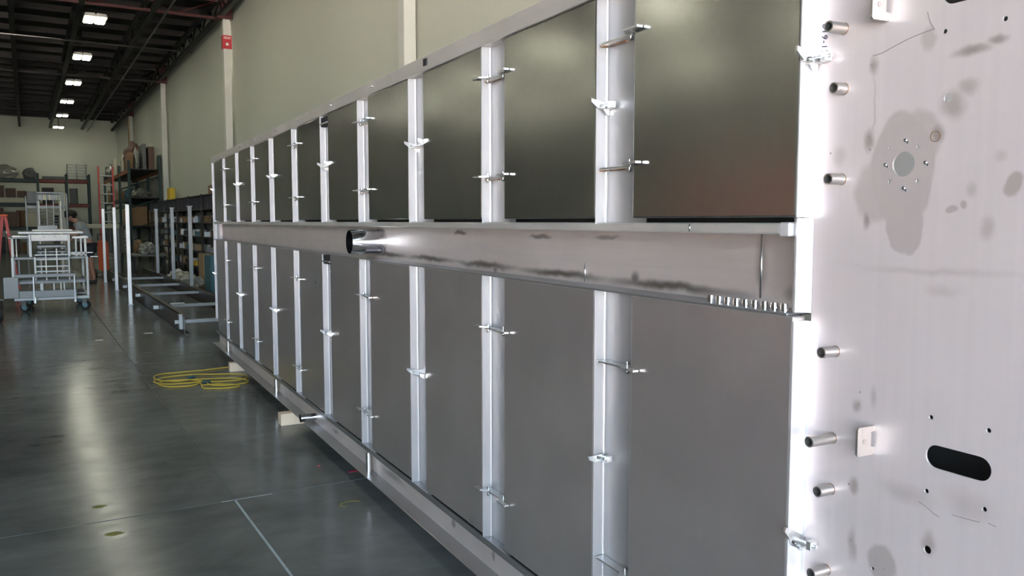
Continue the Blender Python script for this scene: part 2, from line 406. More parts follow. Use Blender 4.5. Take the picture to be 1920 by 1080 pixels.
place('end_post', stile_mesh(.37, 2.232, GAP), 'stile', fr, loc(BACK, SK[11], 0))
S_END = SK[11]+.004
# rails
b = MB(); b.box((FRONT+.002, .25, ZU1+.003), (BACK+.03, S_END, 2.236), .004); b.put('top_rail', 'rail')
b = MB(); b.box((FRONT+.004, 1.372, 1.470), (BACK-.004, S_END, 1.4965), .005); b.put('channel_lip', 'rail')
b = MB(); b.box((BACK-.004, 1.372, 1.4925), (1.505, S_END, 1.4965)); b.put('channel_top', 'rail')
web = MB(); web.box((1.500, 1.345, 1.288), (1.504, S_END, 1.4925)); web.put('channel_web', 'web')
b = MB(); b.box((FRONT+.002, 1.345, 1.2885), (1.500, S_END, 1.2945), .0025); b.put('channel_ledge', 'ledge')
b = MB(); b.box((FRONT+.004, S_END-.004, 1.2945), (1.500, S_END, 1.470)); b.put('channel_end', 'plate')
b = MB(); b.prism([(1.4415, 1.312), (1.4150, 1.333), (1.4150, 1.338), (1.4415, 1.350)], 2, 1.297, 1.507); b.put('glare_wedge', 'post')  # wedge added and tilted to catch more daylight at the corner
b = MB(); b.box((FRONT+.003, 1.346, 1.466), (FRONT+.03, 1.376, 1.498), .004); b.put('corner_block', 'post')
b = MB(); b.box((FRONT+.002, .25, .207), (FRONT+.010, S_END, .2355), .002); b.put('sill_lip', 'ledge')
foot = B().box((FRONT+.010-BACK, -GAP-.012, .226), (-.0005, .004, .2315)).mesh('stile_foot')
for k in range(1, 11): place('stile_foot', foot, 'ledge', fr, loc(BACK, SK[k], 0))
b = MB(); b.box((BACK-.004, .25, .093), (BACK, S_END, .207)); b.put('sill_web', 'web')
b = MB(); b.box((1.362, .25, .0885), (BACK, S_END, .0935), .0015); b.put('sill_flange', 'ledge')
b = MB(); b.box((1.56, 1.45, .10), (1.563, S_END-.02, 2.20)); b.put('dark_backing', 'dark_backing')  # unseen dark sheet added so the slots under the panels stay black
b = MB(); b.box((1.60, .25, .10), (1.603, 1.45, 1.42)); b.put('dark_backing', 'dark_backing')  # this and the next: unseen dark sheets added so the plate's openings look dark
b = MB(); b.box((1.60, .25, 1.80), (1.603, 1.45, 2.20)); b.put('dark_backing', 'dark_backing')
b = MB(); b.box((2.50, .5, 1.30), (2.503, 3.0, 2.2)); b.put('hole_backing', 'white')  # unseen white sheet added so the round hole shows mid grey
for s in (1.97, 4.405, 6.835, 9.27):
    b = MB(); b.cyl((1.403, s, .0935), (1.403, s, .207), .0145, 16); b.put('sill_spacer', 'fitting')
# seams, small bolts on the top rail, dark open tops in one recess
for s, z0, z1, p in ((1.525, 1.31, 1.468, 1.4995), (1.53+.8, 1.30, 1.36, 1.4995)):
    b = MB(); b.cyl((p, s, z0), (p, s, z1), .0025, 8); b.put('weld_seam', 'fitting')
b = MB(); b.cyl((1.4045, 1.685, 1.474), (1.4045, 1.685, 1.493), .0022, 8); b.put('weld_seam', 'fitting')
bolt = B(); bolt.cyl((-.006, 0, 0), (.002, 0, 0), .007, 8); bolt.cyl((-.012, 0, 0), (-.006, 0, 0), .004, 8); bolt = bolt.mesh('rail_bolt')
for s in (4.24, 5.03, 5.87, 6.62, 7.45, 8.2): place('rail_bolt', bolt, 'fitting', fr, loc(1.402, s, 2.205))
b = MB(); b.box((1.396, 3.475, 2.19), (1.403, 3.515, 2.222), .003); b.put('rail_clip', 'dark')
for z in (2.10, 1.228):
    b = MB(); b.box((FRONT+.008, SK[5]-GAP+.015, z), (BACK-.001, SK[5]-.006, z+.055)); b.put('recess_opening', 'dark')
    b = MB(); b.box((FRONT+.0, SK[5]-GAP+.012, z+.012), (FRONT+.012, SK[5]-.004, z+.020), .001); b.put('recess_bar', 'latch')

# near end plate with real holes
def plate_mesh(outline, holes, th):
    cu = bpy.data.curves.new('t', 'CURVE'); cu.dimensions = '2D'; cu.fill_mode = 'BOTH'; cu.extrude = th/2
    for ring in [outline]+holes:
        sp = cu.splines.new('POLY'); sp.points.add(len(ring)-1)
        for i, (x, y) in enumerate(ring): sp.points[i].co = (x, y, 0, 1)
        sp.use_cyclic_u = True
    o = bpy.data.objects.new('t', cu); col.objects.link(o)
    dg = bpy.context.evaluated_depsgraph_get(); me = bpy.data.meshes.new_from_object(o.evaluated_get(dg))
    bpy.data.objects.remove(o); bpy.data.curves.remove(cu)
    for v in me.vertices: x, y, z = v.co; v.co = (z, x, y)
    bm = bmesh.new(); bm.from_mesh(me); bmesh.ops.remove_doubles(bm, verts=bm.verts, dist=1e-5); bmesh.ops.recalc_face_normals(bm, faces=bm.faces); bm.to_mesh(me); bm.free()
    me.materials.clear(); return me
def circ(s, z, r, n=20): return [(s+r*math.cos(2*math.pi*i/n), z+r*math.sin(2*math.pi*i/n)) for i in range(n)]
def oblong(s0, s1, z, r, n=10):
    a = [(s1+r*math.cos(t), z+r*math.sin(t)) for t in [(-math.pi/2+math.pi*i/n) for i in range(n+1)]]
    return a+[(s0+r*math.cos(t), z+r*math.sin(t)) for t in [(math.pi/2+math.pi*i/n) for i in range(n+1)]]
holes = [circ(1.092, 1.612, .0245, 40), oblong(.911, .996, 1.050, .0225), oblong(.955, 1.00, 1.9215, .0225)]
for s, z in ((1.123, 1.645), (1.062, 1.644), (1.122, 1.579), (1.060, 1.578), (1.129, .779)): holes.append(circ(s, z, .0036, 12))
for s, z in ((1.015, 1.852), (.902, 1.851), (1.011, 1.124), (.897, 1.124), (1.014, .978), (.898, .978)): holes.append(circ(s, z, .0046, 12))
holes += [circ(1.003, 1.728, .0085, 16), circ(1.007, .863, .0080, 16)]
outl = [(.25, .095), (1.311, .095), (1.311, 1.296), (1.368, 1.296), (1.368, 1.508), (1.311, 1.508), (1.311, 2.168), (.25, 2.168)]
plm = plate_mesh(outl, holes, .004)
plate_o = place('end_plate', plm, 'plate', fr, loc(BACK+.002, 0, 0))
# stains on the plate: (run, height, radius, radius, strength, softness)
add_stains(M['plate'], [
    (1.095, 1.600, .075, .120, .38, .12), (1.085, 1.490, .045, .060, .38, .15), (1.15, 1.56, .060, .075, .34, .35), (1.06, 1.66, .050, .06, .34, .3),
    (.962, 1.806, .050, .014, .75, .9), (.915, 1.816, .030, .012, .7, .9), (.990, 1.715, .034, .040, .55, .8), (.962, 1.745, .030, .020, .45, .9),
    (1.026, 1.662, .020, .024, .8, .9), (1.172, 1.665, .018, .034, .75, .9), (1.172, 1.505, .015, .030, .75, .9), (1.165, 1.815, .016, .034, .65, .95),
    (1.048, 1.845, .020, .030, .35, .6), (.872, 1.566, .020, .030, .55, .4), (.987, 1.525, .016, .010, .45, .5), (.966, 1.535, .008, .012, .45, .5), (.918, 1.49, .020, .034, .35, .9), (.95, 1.56, .014, .02, .3, .9),
    (1.182, 1.114, .018, .022, .6, .9), (1.007, .875, .020, .034, .55, .9), (1.105, .800, .040, .045, .45, .3), (1.187, .938, .018, .026, .65, .8), (1.18, .81, .018, .05, .5, .9),
    (1.145, 1.135, .012, .03, .35, .9), (1.06, .96, .09, .03, .30, 1.0), (.93, .98, .07, .05, .28, 1.0), (1.02, 1.405, .25, .012, .22, 1.0), (1.25, 1.64, .03, .03, .3, .8),
    (1.10, 1.612, .062, .004, .35, .9), (1.0, 1.37, .06, .02, .2, 1.0), (.90, 1.62, .02, .015, .25, .9), (1.165, 1.72, .004, .12, .30, .9)],
    (.30, .245, .215))
# lathe of short tubes welded to the plate
for s, z, ln in ((1.246, 1.903, .046), (1.241, 1.778, .031), (1.240, 1.589, .041), (1.242, 1.220, .043), (1.243, 1.029, .071), (1.243, .915, .041), (1.248, .731, .048)):
    b = MB(); b.pipe((BACK, s, z), (BACK-ln, s, z), .0118, .0088); o = b.put('tube_stub', 'stub')
    b = MB(); b.pipe((BACK, s, z), (BACK-.0012, s, z), .0126, .0115, 20); b.build('weld_ring', 'weld', o)
    b = MB(); b.cyl((BACK-.004, s, z), (BACK-.003, s, z), .0088, 16); b.build('bore', 'dark', o)
for o in [q for q in bpy.data.objects if q.name.split('.')[0] in ('weld_ring', 'bore')]: o.location = (0, 0, 0)
# two slotted tabs standing on the plate
for z in (1.050, 1.925):
    b = MB()
    pts = [(BACK, -.028), (BACK-.006, -.030), (BACK-.046, -.030), (BACK-.050, -.026), (BACK-.050, .026), (BACK-.046, .030), (BACK, .030), (BACK, .020), (BACK-.010, .018), (BACK-.010, -.012), (BACK, -.014)]
    b.prism([(p, z+q) for p, q in pts], 1, 1.136, 1.141); o = b.put('tab', 'stub')
    b = MB(); b.cyl((BACK-.030, 1.1352, z), (BACK-.030, 1.1362, z), .0055, 12); o2 = b.build('tab_hole', 'stud', o)
# weld studs and dimples
for s, z in ((1.090, 1.658), (1.134, 1.613), (1.045, 1.612), (1.090, 1.565)):
    b = MB(); b.blob((BACK, s, z), (.003, .0042, .0042), 2); b.blob((BACK, s-.005, z-.004), (.0015, .003, .003), 1); b.put('weld_stud', 'chrome')
for s, z in ((1.174, 1.817), (1.175, 1.671), (1.171, 1.646), (1.271, 1.646), (1.173, 1.503), (1.175, 1.143), (1.178, 1.116), (1.195, .94), (1.185, .82), (1.101, .79)):
    b = MB(); b.blob((BACK, s, z), (.0012, .0026, .0026), 1); b.put('dimple', 'stud')
b = MB(); b.pipe((BACK+.001, 1.026, 1.660), (BACK-.0006, 1.026, 1.660), .0105, .009, 20); b.put('ring_mark', 'weld')
def line(pts, r=.0007, mat='scratch', nm='scratch'):
    b = MB(); b.tube([(BACK-.0002, s, z) for s, z in pts], r, 5); b.put(nm, mat)
line([(1.172, 1.834), (1.15, 1.836), (1.12, 1.845), (1.09, 1.853), (1.06, 1.858), (1.037, 1.861)]); line([(1.036, 1.859), (1.046, 1.876), (1.052, 1.895)])
line([(1.030, .952), (1.015, .948), (.995, .938), (.985, .936)]); line([(.96, .948), (.92, .950), (.905, .952)], .0005); line([(.89, .955), (.875, .953)], .0005)
# hand-written number down the side of the post
tcu = bpy.data.curves.new('w', 'FONT'); tcu.body = '019-177'; tcu.size = .021; tcu.extrude = .0002; tcu.shear = .15; tcu.space_character = 1.12
to = bpy.data.objects.new('w', tcu); col.objects.link(to)
tme = bpy.data.meshes.new_from_object(to.evaluated_get(bpy.context.evaluated_depsgraph_get())); bpy.data.objects.remove(to)
tme.materials.clear()
for v in tme.vertices:            # text x runs down (-z), text up points toward the plate's near end (-s)
    x, y, z = v.co; v.co = (-z, -y, -x)
place('handwritten_number', tme, 'ink', fr, loc(BACK-.0006, 1.303, 1.925))

# latches
def pr(pts, axis, lo, hi, nm): return B().prism(pts, axis, lo, hi).mesh(nm)
finR = pr([(-.064, -.232), (-.0445, -.232), (-.0445, -.19), (-.012, -.150), (-.028, -.134), (-.064, -.168)], 2, .0035, .0095, 'latch_finger')
finL = pr([(-.064, .034), (-.0445, .034), (-.0445, -.004), (-.020, -.032), (-.034, -.046), (-.064, -.020)], 2, .0035, .0095, 'latch_finger')
barR = B().box((-.034, -.168, -.003), (-.001, -.004, .003), .0008, seg=1).mesh('latch')
pin = B(); pin.cyl((0, 0, -.014), (0, 0, .020), .004, 10); pin.cyl((0, 0, -.016), (0, 0, -.010), .006, 6); pin = pin.mesh('latch_pin')
wbead = B(); wbead.cyl((-.003, -.10, -.004), (-.003, -.02, -.004), .003, 8); wbead.cyl((-.03, -.004, -.004), (-.004, -.004, -.004), .003, 8); wbead = wbead.mesh('weld')
bl_pts = [(-.066, .014), (-.066, .003), (-.044, -.013), (-.027, -.012), (-.007, -.034), (-.001, -.033), (-.001, .0), (-.014, .003)]
bladeL = pr(bl_pts, 1, -.012, -.006, 'latch_finger')
bladeR = pr(bl_pts, 1, -.183, -.177, 'latch_finger')
brk = B(); brk.box((-.036, -.030, -.017), (-.001, -.002, -.012), .001, seg=1); brk = brk.mesh('latch')
brk2 = B(); brk2.box((-.036, -.176, -.017), (-.001, -.002, -.012), .001, seg=1); brk2 = brk2.mesh('latch')
vpin = B(); vpin.cyl((-.016, -.004, -.006), (-.016, -.060, -.006), .0042, 10); vpin.box((-.026, -.052, -.016), (-.006, -.038, .004), .001, seg=1); vpin = vpin.mesh('latch_nut')
vbolt = B(); vbolt.cyl((-.034, -.002, -.008), (-.034, -.020, -.008), .0048, 8); vbolt = vbolt.mesh('latch_pin')
def latch_h(k, z, left=True, right=True):
    o = place('latch', barR, 'latch', fr, loc(BACK, SK[k], z))
    if right: place('latch_finger', finR, 'latch', o); place('latch_pin', pin, 'fitting', o, (-.026, -.152, 0))
    if left: place('latch_finger', finL, 'latch', o); place('latch_pin', pin, 'fitting', o, (-.030, -.030, 0))
    place('weld', wbead, 'weld', o)
def latch_v(k, z, right=True, tilt=0):
    o = place('latch', brk2 if right else brk, 'latch', fr, loc(BACK, SK[k]-.0, z))
    f = place('latch_finger', bladeL, 'latch', o); f.rotation_euler = (0, R(tilt), 0)
    if right: place('latch_finger', bladeR, 'latch', o)
    else: place('latch_nut', vpin, 'latch', o)
    place('latch_pin', vbolt, 'fitting', o)
for k in (2, 4, 6, 8, 10):
    for z in (2.040, 1.665, 1.083, .430): latch_h(k, z)
for z in (2.028, 1.658, 1.070, .445): latch_h(1, z, left=False)
for k in (3, 5, 7, 9):
    for z in (1.860, .785): latch_v(k, z)
latch_v(1, 1.853, False, 0); latch_v(1, .776, False, -14); latch_v(0, 1.856, False, 4); latch_v(0, .785, False, 16)
latch_v(11, 1.865, False); latch_v(11, .90, False)
# outlets
b = MB(); b.pipe((1.500, 4.392, 1.389), (1.309, 4.392, 1.389), .066, .0625, 40); o = b.put('outlet_pipe', 'chrome')
b = MB(); b.pipe((1.500, 4.392, 1.389), (1.470, 4.392, 1.389), .0685, .066, 40); q = b.build('collar', 'chrome', o)
b = MB(); b.pipe((1.322, 5.67, .141), (BACK, 5.67, .141), .024, .021, 24); o = b.put('drain_pipe', 'chrome')
b = MB(); b.pipe((1.322, 5.67, .141), (1.334, 5.67, .141), .030, .024, 24); b.build('ferrule', 'chrome', o)
# web stains
add_stains(M['web'], [(s, 1.318+.004*math.sin(s*9), .42, .020, .95, .9) for s in (1.9, 2.5, 3.1, 3.7, 4.3)] +
           [(1.525, 1.40, .028, .10, .6, .9), (2.05, 1.325, .03, .03, .8, .8), (2.63, 1.445, .10, .012, .7, .6), (3.35, 1.452, .08, .012, .8, .5), (2.2, 1.446, .09, .010, .5, .6), (1.43, 1.33, .03, .03, .4, .9), (3.0, 1.31, .03, .03, .7, .8),
            (3.3, .16, .03, .03, .6, .8), (4.1, .15, .25, .03, .5, .9), (2.9, .16, .02, .03, .6, .8), (5.2, .14, .1, .02, .5, .9)],
           (.16, .14, .12), .03, 10)
for nm in ('channel_web', 'sill_web'): pass

# small chrome sleeves standing on the ledge
cp = B(); cp.pipe((0, 0, 0), (0, 0, .018), .0086, .0055, 18); cp.pipe((0, 0, .006), (0, 0, .012), .0092, .0085, 18); cp = cp.mesh('chrome_sleeve')
nth = ['nearest the bright end post', 'second from the bright end post', 'third from the bright end post', 'fourth from the bright end post', 'middle of the nine', 'fourth from the far end', 'third from the far end', 'second from the far end', 'ninth and farthest from the bright end post']
for i in range(9):
    s = 1.372+i*(1.620-1.372)/8
    o = place('chrome_sleeve', cp, 'chrome', None, mw(1.424, s, 1.2946), (0, 0, i*.7))
    tag(o, f'small chrome sleeve on the ledge, {nth[i]}', 'sleeve', 'chrome sleeves on the ledge')
# timber under the frame
for (p, s, a), lab in (((1.275, 6.12, 2), 'sawn timber block under the frame beside the chrome drain pipe'), ((1.30, 8.57, -1), 'pale timber block under the frame next to the yellow cord')):
    b = B(); b.box((0, -.045, 0), (.62, .045, .088), .003); o = b.build('timber_block', 'wood', None, mw(p, s, 0), (0, 0, A_M+R(a))); tag(o, lab, 'timber block', 'timber blocks under the frame')

# ------------------------------------------------------------------ floor clutter near the frame
pts = []
def loop(cx, cy, rx, ry, a, t0, t1, n=26):
    for i in range(n+1):
        t = R(t0+(t1-t0)*i/n); x = rx*math.cos(t); y = ry*math.sin(t); pts.append((cx+x*math.cos(a)-y*math.sin(a), cy+x*math.sin(a)+y*math.cos(a), .008+.004*(len(pts) % 7 == 0)))
pts.append((1.74, 8.72, .008)); pts.append((1.45, 8.66, .008))
loop(1.16, 8.42, .17, .24, .2, 80, 290); loop(1.55, 8.15, .24, .20, -.5, -110, 110); loop(1.22, 8.25, .26, .22, .1, 60, 300)
loop(1.50, 7.95, .26, .18, -.6, -90, 100); loop(1.16, 8.08, .17, .20, .4, 90, 330); loop(1.43, 7.74, .20, .10, -.45, -120, 150, 30)
pts2 = []
for i in range(len(pts)-1):
    a, b_ = Vector(pts[i]), Vector(pts[i+1]); n = max(1, int((b_-a).length/.05))
    for j in range(n): pts2.append(a.lerp(b_, j/n))
pts3 = [pts2[0]]+[(pts2[i-1]+pts2[i]*2+pts2[i+1])/4 for i in range(1, len(pts2)-1)]+[pts2[-1]]
cordt = thing('extension_lead', 'yellow extension cord lying in loose loops on the concrete floor', 'cord', (1.35, 8.1, 0))
B().tube([(p[0]-1.35, p[1]-8.1, p[2]) for p in pts3], .006, 6).build('cable', 'yellow', cordt)
for x, y in ((1.30, 8.30), (1.38, 7.98)):
    B().box((x-1.35-.035, y-8.1-.02, .004), (x-1.35+.035, y-8.1+.02, .028), .006, (0, 0, .5)).build('cord_tie', 'teal', cordt)
def flake(name, x, y, pts, mat, lab, cat):
    o = B().prism(pts, 2, .0002, .0016).build(name, mat, None, (x, y, 0)); tag(o, lab, cat)
def arc(r0, r1, a0, a1, n=14, j=.2):
    rnd = random.Random(a0); o = [(r1*math.cos(R(a0+(a1-a0)*i/n))*(1+j*(rnd.random()-.5)), r1*math.sin(R(a0+(a1-a0)*i/n))*.8) for i in range(n+1)]
    return o+[(r0*math.cos(R(a1-(a1-a0)*i/n))*(1+j*(rnd.random()-.5)), r0*math.sin(R(a1-(a1-a0)*i/n))*.8) for i in range(n+1)]
flake('paint_mark', 1.43, 4.14, arc(.05, .062, 20, 230), 'paint', 'worn yellow curved paint mark on the floor nearest the steel frame', 'paint mark')
flake('paint_mark', .27, 4.77, arc(.0, .028, 0, 340, 12, .9), 'paint', 'small worn yellow paint blot, farther of two at the left', 'paint mark')
flake('paint_mark', .30, 4.31, arc(.0, .034, 10, 350, 12, .9), 'paint', 'small worn yellow paint blot, nearer of two at the left', 'paint mark')
flake('tape_scrap', 1.64, 4.69, [(-.035, -.014), (.03, -.016), (.036, .012), (-.03, .016)], 'tape', 'scrap of red tape on the floor under the sill', 'tape')
flake('tape_scrap', 1.49, 4.90, [(-.01, -.008), (.01, -.008), (.008, .01), (-.008, .008)], 'tape', 'tiny red scrap on the floor, smaller of two', 'tape')
flake('paper_scrap', .73, 11.6, [(-.05, -.02), (.04, -.03), (.05, .03), (-.03, .03)], 'white', 'small white paper scrap on the floor beyond the cord', 'scrap')
flake('paper_scrap', 1.35, 12.0, [(-.06, -.02), (.05, -.03), (.06, .02), (-.03, .03)], 'white', 'white paper scrap on the floor short of the base frame', 'scrap')

# ------------------------------------------------------------------ the unfinished base frame behind, with its loose uprights
bf = thing('base_frame', 'low dark steel base frame with two long beams and grey crossbars', 'metal frame', (1.75, 11.6, 0), 0)
def cbeam(x, y0, y1, flip):
    d = -1 if flip else 1; t = .008
    b = B(); b.box((x, y0, .0), (x+t*d, y1, .24)); b.box((x, y0, 0), (x+.075*d, y1, t)); b.box((x, y0, .232), (x+.075*d, y1, .24)); return b
cbeam(0, 0, 12.2, False).build('beam', 'darksteel', bf); cbeam(1.02, 0, 12.2, True).build('beam', 'darksteel', bf)
for y in (.12, 2.4, 4.9, 7.2, 9.6):
    B().box((-.10 if y < 1 else .0, y, .135), (1.02, y+.05, .185), .004).build('crossbar', 'galv', bf)
    if y > 2: B().box((-.09, y-.02, .12), (-.002, y+.06, .18), .006).build('clamp', 'galv', bf)
B().box((-.05, .09, .06), (-.002, .20, .26), .004).build('clamp', 'galv', bf)
B().box((.1, 1.9, .2405), (.30, 1.94, .25)).build('offcut', 'alu', bf)
up = B(); up.box((-.032, -.032, .012), (.032, .032, 1.80), .004); up = up.mesh('post'); ft = B().box((-.045, -.045, 0), (.045, .045, .012)).mesh('foot')
for (x, y), lab in (((1.61, 22.5), 'farthest bright steel upright standing left of the base frame'), ((1.63, 19.77), 'middle bright steel upright standing left of the base frame'), ((1.55, 16.23), 'nearest and tallest looking bright steel upright left of the base frame')):
    t = thing('upright_post', lab, 'post', (x, y, 0), 0, 'steel uprights along the base frame'); place('post', up, 'alu', t); place('foot', ft, 'galv', t)
up2 = B(); up2.box((-.035, -.035, 0), (.035, .035, 1.56), .004); up2.box((-.05, -.04, 1.54), (.05, .04, 1.56)); up2 = up2.mesh('post')
for (x, y), lab in (((2.72, 21.8), 'far grey upright on the right beam of the base frame'), ((2.74, 19.4), 'middle grey upright on the right beam of the base frame'), ((2.74, 17.1), 'near grey upright on the right beam of the base frame')):
    o = place('upright_post', up2, 'galv', None, (x, y, .2405)); tag(o, lab, 'post', 'steel uprights along the base frame')

# ------------------------------------------------------------------ the pale cart (front faces -Y)
cart = thing('equipment_cart', 'pale grey equipment cart on casters loaded with welded steel framework', 'cart', (.34, 15.8, 0))
def cx(zx): return (-.226+(zx*.2408-27)/128.)-.34
def cz(zy): return 1.5-(340+zy*.2408-415)/113.9
def cbx(name, mat, x0, x1, za, zb, y0, y1, parent=cart, bev=.006): return B().box((cx(x0), y0, cz(zb)), (cx(x1), y1, cz(za)), bev, seg=1).build(name, mat, parent)
cbx('base_rail', 'cartw', 110, 700, 906, 932, 0, .06); cbx('base_rail', 'cartw', 110, 700, 906, 932, 1.24, 1.30)
cbx('base_rail', 'cartw', 110, 135, 906, 932, .06, 1.24); cbx('base_rail', 'cartw', 678, 700, 906, 932, .06, 1.24)
for x0, x1 in ((678, 700), (100, 122)):
    for y in (0, 1.24): cbx('post', 'cartw', x0, x1, 592, 906, y, y+.06)
cbx('post', 'cartg', 150, 166, 592, 760, .25, .30)
cbx('shelf', 'cartg', 100, 700, 592, 612, .065, 1.235); cbx('shelf', 'cartg', 125, 676, 770, 800, .065, 1.235); cbx('shelf', 'cartg', 125, 676, 880, 895, .065, 1.235)
# front U shaped channel frame hung on the cart
cbx('front_plate', 'cartg', 36, 150, 740, 905, -.16, -.13); cbx('front_bar', 'cartg', 120, 590, 720, 748, -.15, -.09); cbx('front_bar', 'cartg', 150, 595, 850, 905, -.15, -.09)
cbx('front_bar', 'cartg', 150, 670, 775, 800, -.07, -.01)
for x in (318, 330, 418, 472, 498): cbx('front_strut', 'cartw', x-6, x+6, 795, 850, -.13, -.11, bev=.002)
for x in (262, 578): cbx('hook', 'galv', x-6, x+6, 740, 935, -.175, -.155, bev=.003); 
for x in (268, 580): cbx('foot_pad', 'alu', x-10, x+10, 900, 950, -.152, -.11)
# upper side wings
for x0, x1 in ((105, 125), (140, 150), (600, 614), (640, 655), (672, 692)): cbx('wing_post', 'white', x0, x1, 448, 592, .05, .11)
cbx('wing_top', 'white', 115, 240, 422, 436, -.02, .6); cbx('wing_top', 'white', 575, 706, 430, 448, -.02, .6); cbx('wing_top', 'cartg', 85, 238, 436, 448, .0, .5); cbx('wing_bar', 'cartw', 560, 690, 555, 580, .05, .1)
# central rack: header, cheeks, legs, grid
cbx('header', 'white', 250, 545, 415, 466, -.06, .0)
for x in (360, 440): cbx('header_bolt', 'galv', x-4, x+4, 425, 436, -.068, -.058, bev=.001)
for x0, x1 in ((238, 262), (537, 560)): cbx('cheek', 'cartw', x0, x1, 412, 590, -.06, .20)
for x0, x1 in ((272, 290), (537, 552)): cbx('rack_leg', 'cartw', x0, x1, 590, 785, -.05, .0)
for x in (365, 450): cbx('grid_rod', 'white', x-5, x+5, 525, 785, -.04, -.015, bev=.003)
for y in (575, 610, 665, 705, 780): cbx('grid_bar', 'cartw', 278, 548, y-6, y+6, -.015, .01, bev=.003)
cbx('top_plate', 'cartw', 160, 670, 392, 410, .02, 1.2); cbx('top_plate', 'white', 270, 590, 378, 390, .3, 1.1)
cbx('top_box', 'cartg', 315, 475, 345, 385, .5, .9); cbx('inner_shelf', 'cartg', 300, 530, 500, 520, .1, .9); cbx('inner_shelf', 'cartg', 300, 530, 545, 560, .1, .9)
cbx('handle_bar', 'galv', 690, 745, 560, 568, .1, .12, bev=.002); cbx('handle_bar', 'galv', 720, 785, 592, 600, .1, .12, bev=.002)
for x, y in ((180, .06), (655, .06), (215, 1.2), (640, 1.2)):
    w = B().box((-.05, -.05, .175), (.05, .05, .203), .004).build('caster', 'galv', cart, (cx(x), y, 0), (0, 0, R(58)))
    for q in (-1, 1): B().box((q*.030-.003, -.06, .07), (q*.030+.003, .02, .176)).build('fork', 'galv', w)
    B().cyl((-.022, -.03, .075), (.022, -.03, .075), .075, 24).build('wheel', 'rubber', w); B().cyl((-.035, -.03, .075), (.035, -.03, .075), .042, 18).build('hub', 'bluewheel', w)

# tall grid frame and things standing behind the cart
gf = thing('grid_frame', 'tall pale grid frame with bright posts standing behind the cart', 'metal frame', (.4, 21.0, 0))
def gx(zx): return .24+(zx*.1481-72)*.0103-.4
def gz(zy): return 1.5+(415-280-zy*.1481)*.0116
def gbx(name, mat, x0, x1, za, zb, y0, y1): return B().box((gx(x0), y0, max(0, gz(zb))), (gx(x1), y1, gz(za)), .006, seg=1).build(name, mat, gf)
gbx('top_bar', 'cartg', 470, 790, 535, 560, 0, .06); gbx('header', 'cartg', 480, 780, 565, 640, .04, .08); gbx('mid_bar', 'cartg', 330, 830, 710, 750, .08, .14)
for x in (488, 762): gbx('post', 'white', x-9, x+9, 650, 2600, -.04, .03)
for x in (330, 470, 800, 845): gbx('post', 'cartg', x-10, x+10, 590 if x in (330,) else 545, 2600, .06, .14)
for x in (585, 672): gbx('rod', 'cartw', x-6, x+6, 640, 1000, .0, .025)
for z in (780, 820, 870, 905, 945): gbx('rung', 'cartg', 495, 755, z-4, z+4, .02, .04)
for x in (555, 578, 628, 715, 748): gbx('tag', 'cream', x-9, x+9, 570, 640, -.01, .02)
def bx(name, mat, lo, hi, lab, cat, group=None, bev=.01, rot=None):
    c = ((lo[0]+hi[0])/2, (lo[1]+hi[1])/2, lo[2]); b = B().box([lo[i]-c[i] for i in range(3)], [hi[i]-c[i] for i in range(3)], bev, seg=1)
    o = b.build(name, mat, None, c, (0, 0, rot or 0)); return tag(o, lab, cat, group)
t = thing('foam_roll', 'tall upright cream roll of foam behind the leaning man', 'roll', (.83, 24.4, 0))
B().cyl((0, 0, 0), (0, 0, 2.2), .11, 20).build('roll', 'cream', t); B().pipe((0, 0, 2.2), (0, 0, 2.206), .08, .05, 16).build('core', 'card', t)

# step ladder at the left, orange hand truck, wheel at the left edge
sl_ = thing('step_ladder', 'orange red step ladder standing at the left edge behind the cart', 'ladder', (-.40, 20.0, 0))
for s in (-1, 1):
    B().prism([(-.25, 0), (-.18, 0), (.0, 1.60), (-.05, 1.60)] if s < 0 else [(.25, 0), (.18, 0), (.0, 1.60), (.05, 1.60)], 1, -.22, -.16).build('rail', 'redladder', sl_)
    B().prism([(-.25, 0), (-.18, 0), (.0, 1.60), (-.05, 1.60)] if s < 0 else [(.25, 0), (.18, 0), (.0, 1.60), (.05, 1.60)], 1, .16, .22).build('rail', 'redladder', sl_)
B().box((-.07, -.24, 1.60), (.07, .24, 1.64), .01).build('top_cap', 'orange', sl_)
for k in range(4): B().box((.02+.2-.045*k-.06, -.16, .3+.32*k), (.22-.045*k, .16, .33+.32*k)).build('step', 'alu', sl_)
ht = thing('hand_truck', 'orange hand truck standing between the cart and the bright uprights', 'hand truck', (1.72, 24.6, 0))
B().prism([(-.11, .22), (.14, .10), (.14, .95), (.0, 1.02), (-.12, .95)], 1, -.03, .03).build('back_panel', 'orange', ht)
B().box((-.16, -.22, .02), (.16, .0, .035)).build('toe_plate', 'black', ht)
for s in (-1, 1): B().cyl((s*.17-.025, .10, .11), (s*.17+.025, .10, .11), .11, 18).build('wheel', 'rubber', ht)
B().cyl((-.16, .10, .11), (.16, .10, .11), .012, 8).build('axle', 'galv', ht); B().tube([(-.10, .02, 1.0), (-.10, .06, 1.15), (.10, .06, 1.15), (.10, .02, 1.0)], .014, 8).build('handle', 'black', ht)
wt = thing('cart_wheel', 'black rubber wheel just inside the left edge of the view', 'wheel', (-.42, 14.35, 0), R(20))
B().cyl((-.035, 0, .115), (.035, 0, .115), .115, 28).build('tyre', 'rubber', wt); B().cyl((-.04, 0, .115), (.04, 0, .115), .055, 20).build('hub', 'galv', wt)
B().box((-.06, -.03, .10), (-.048, .03, .33)).build('fork', 'black', wt); B().box((.048, -.03, .10), (.06, .03, .33)).build('fork', 'black', wt); B().box((-.06, -.06, .33), (.06, .06, .345)).build('mount_plate', 'galv', wt)
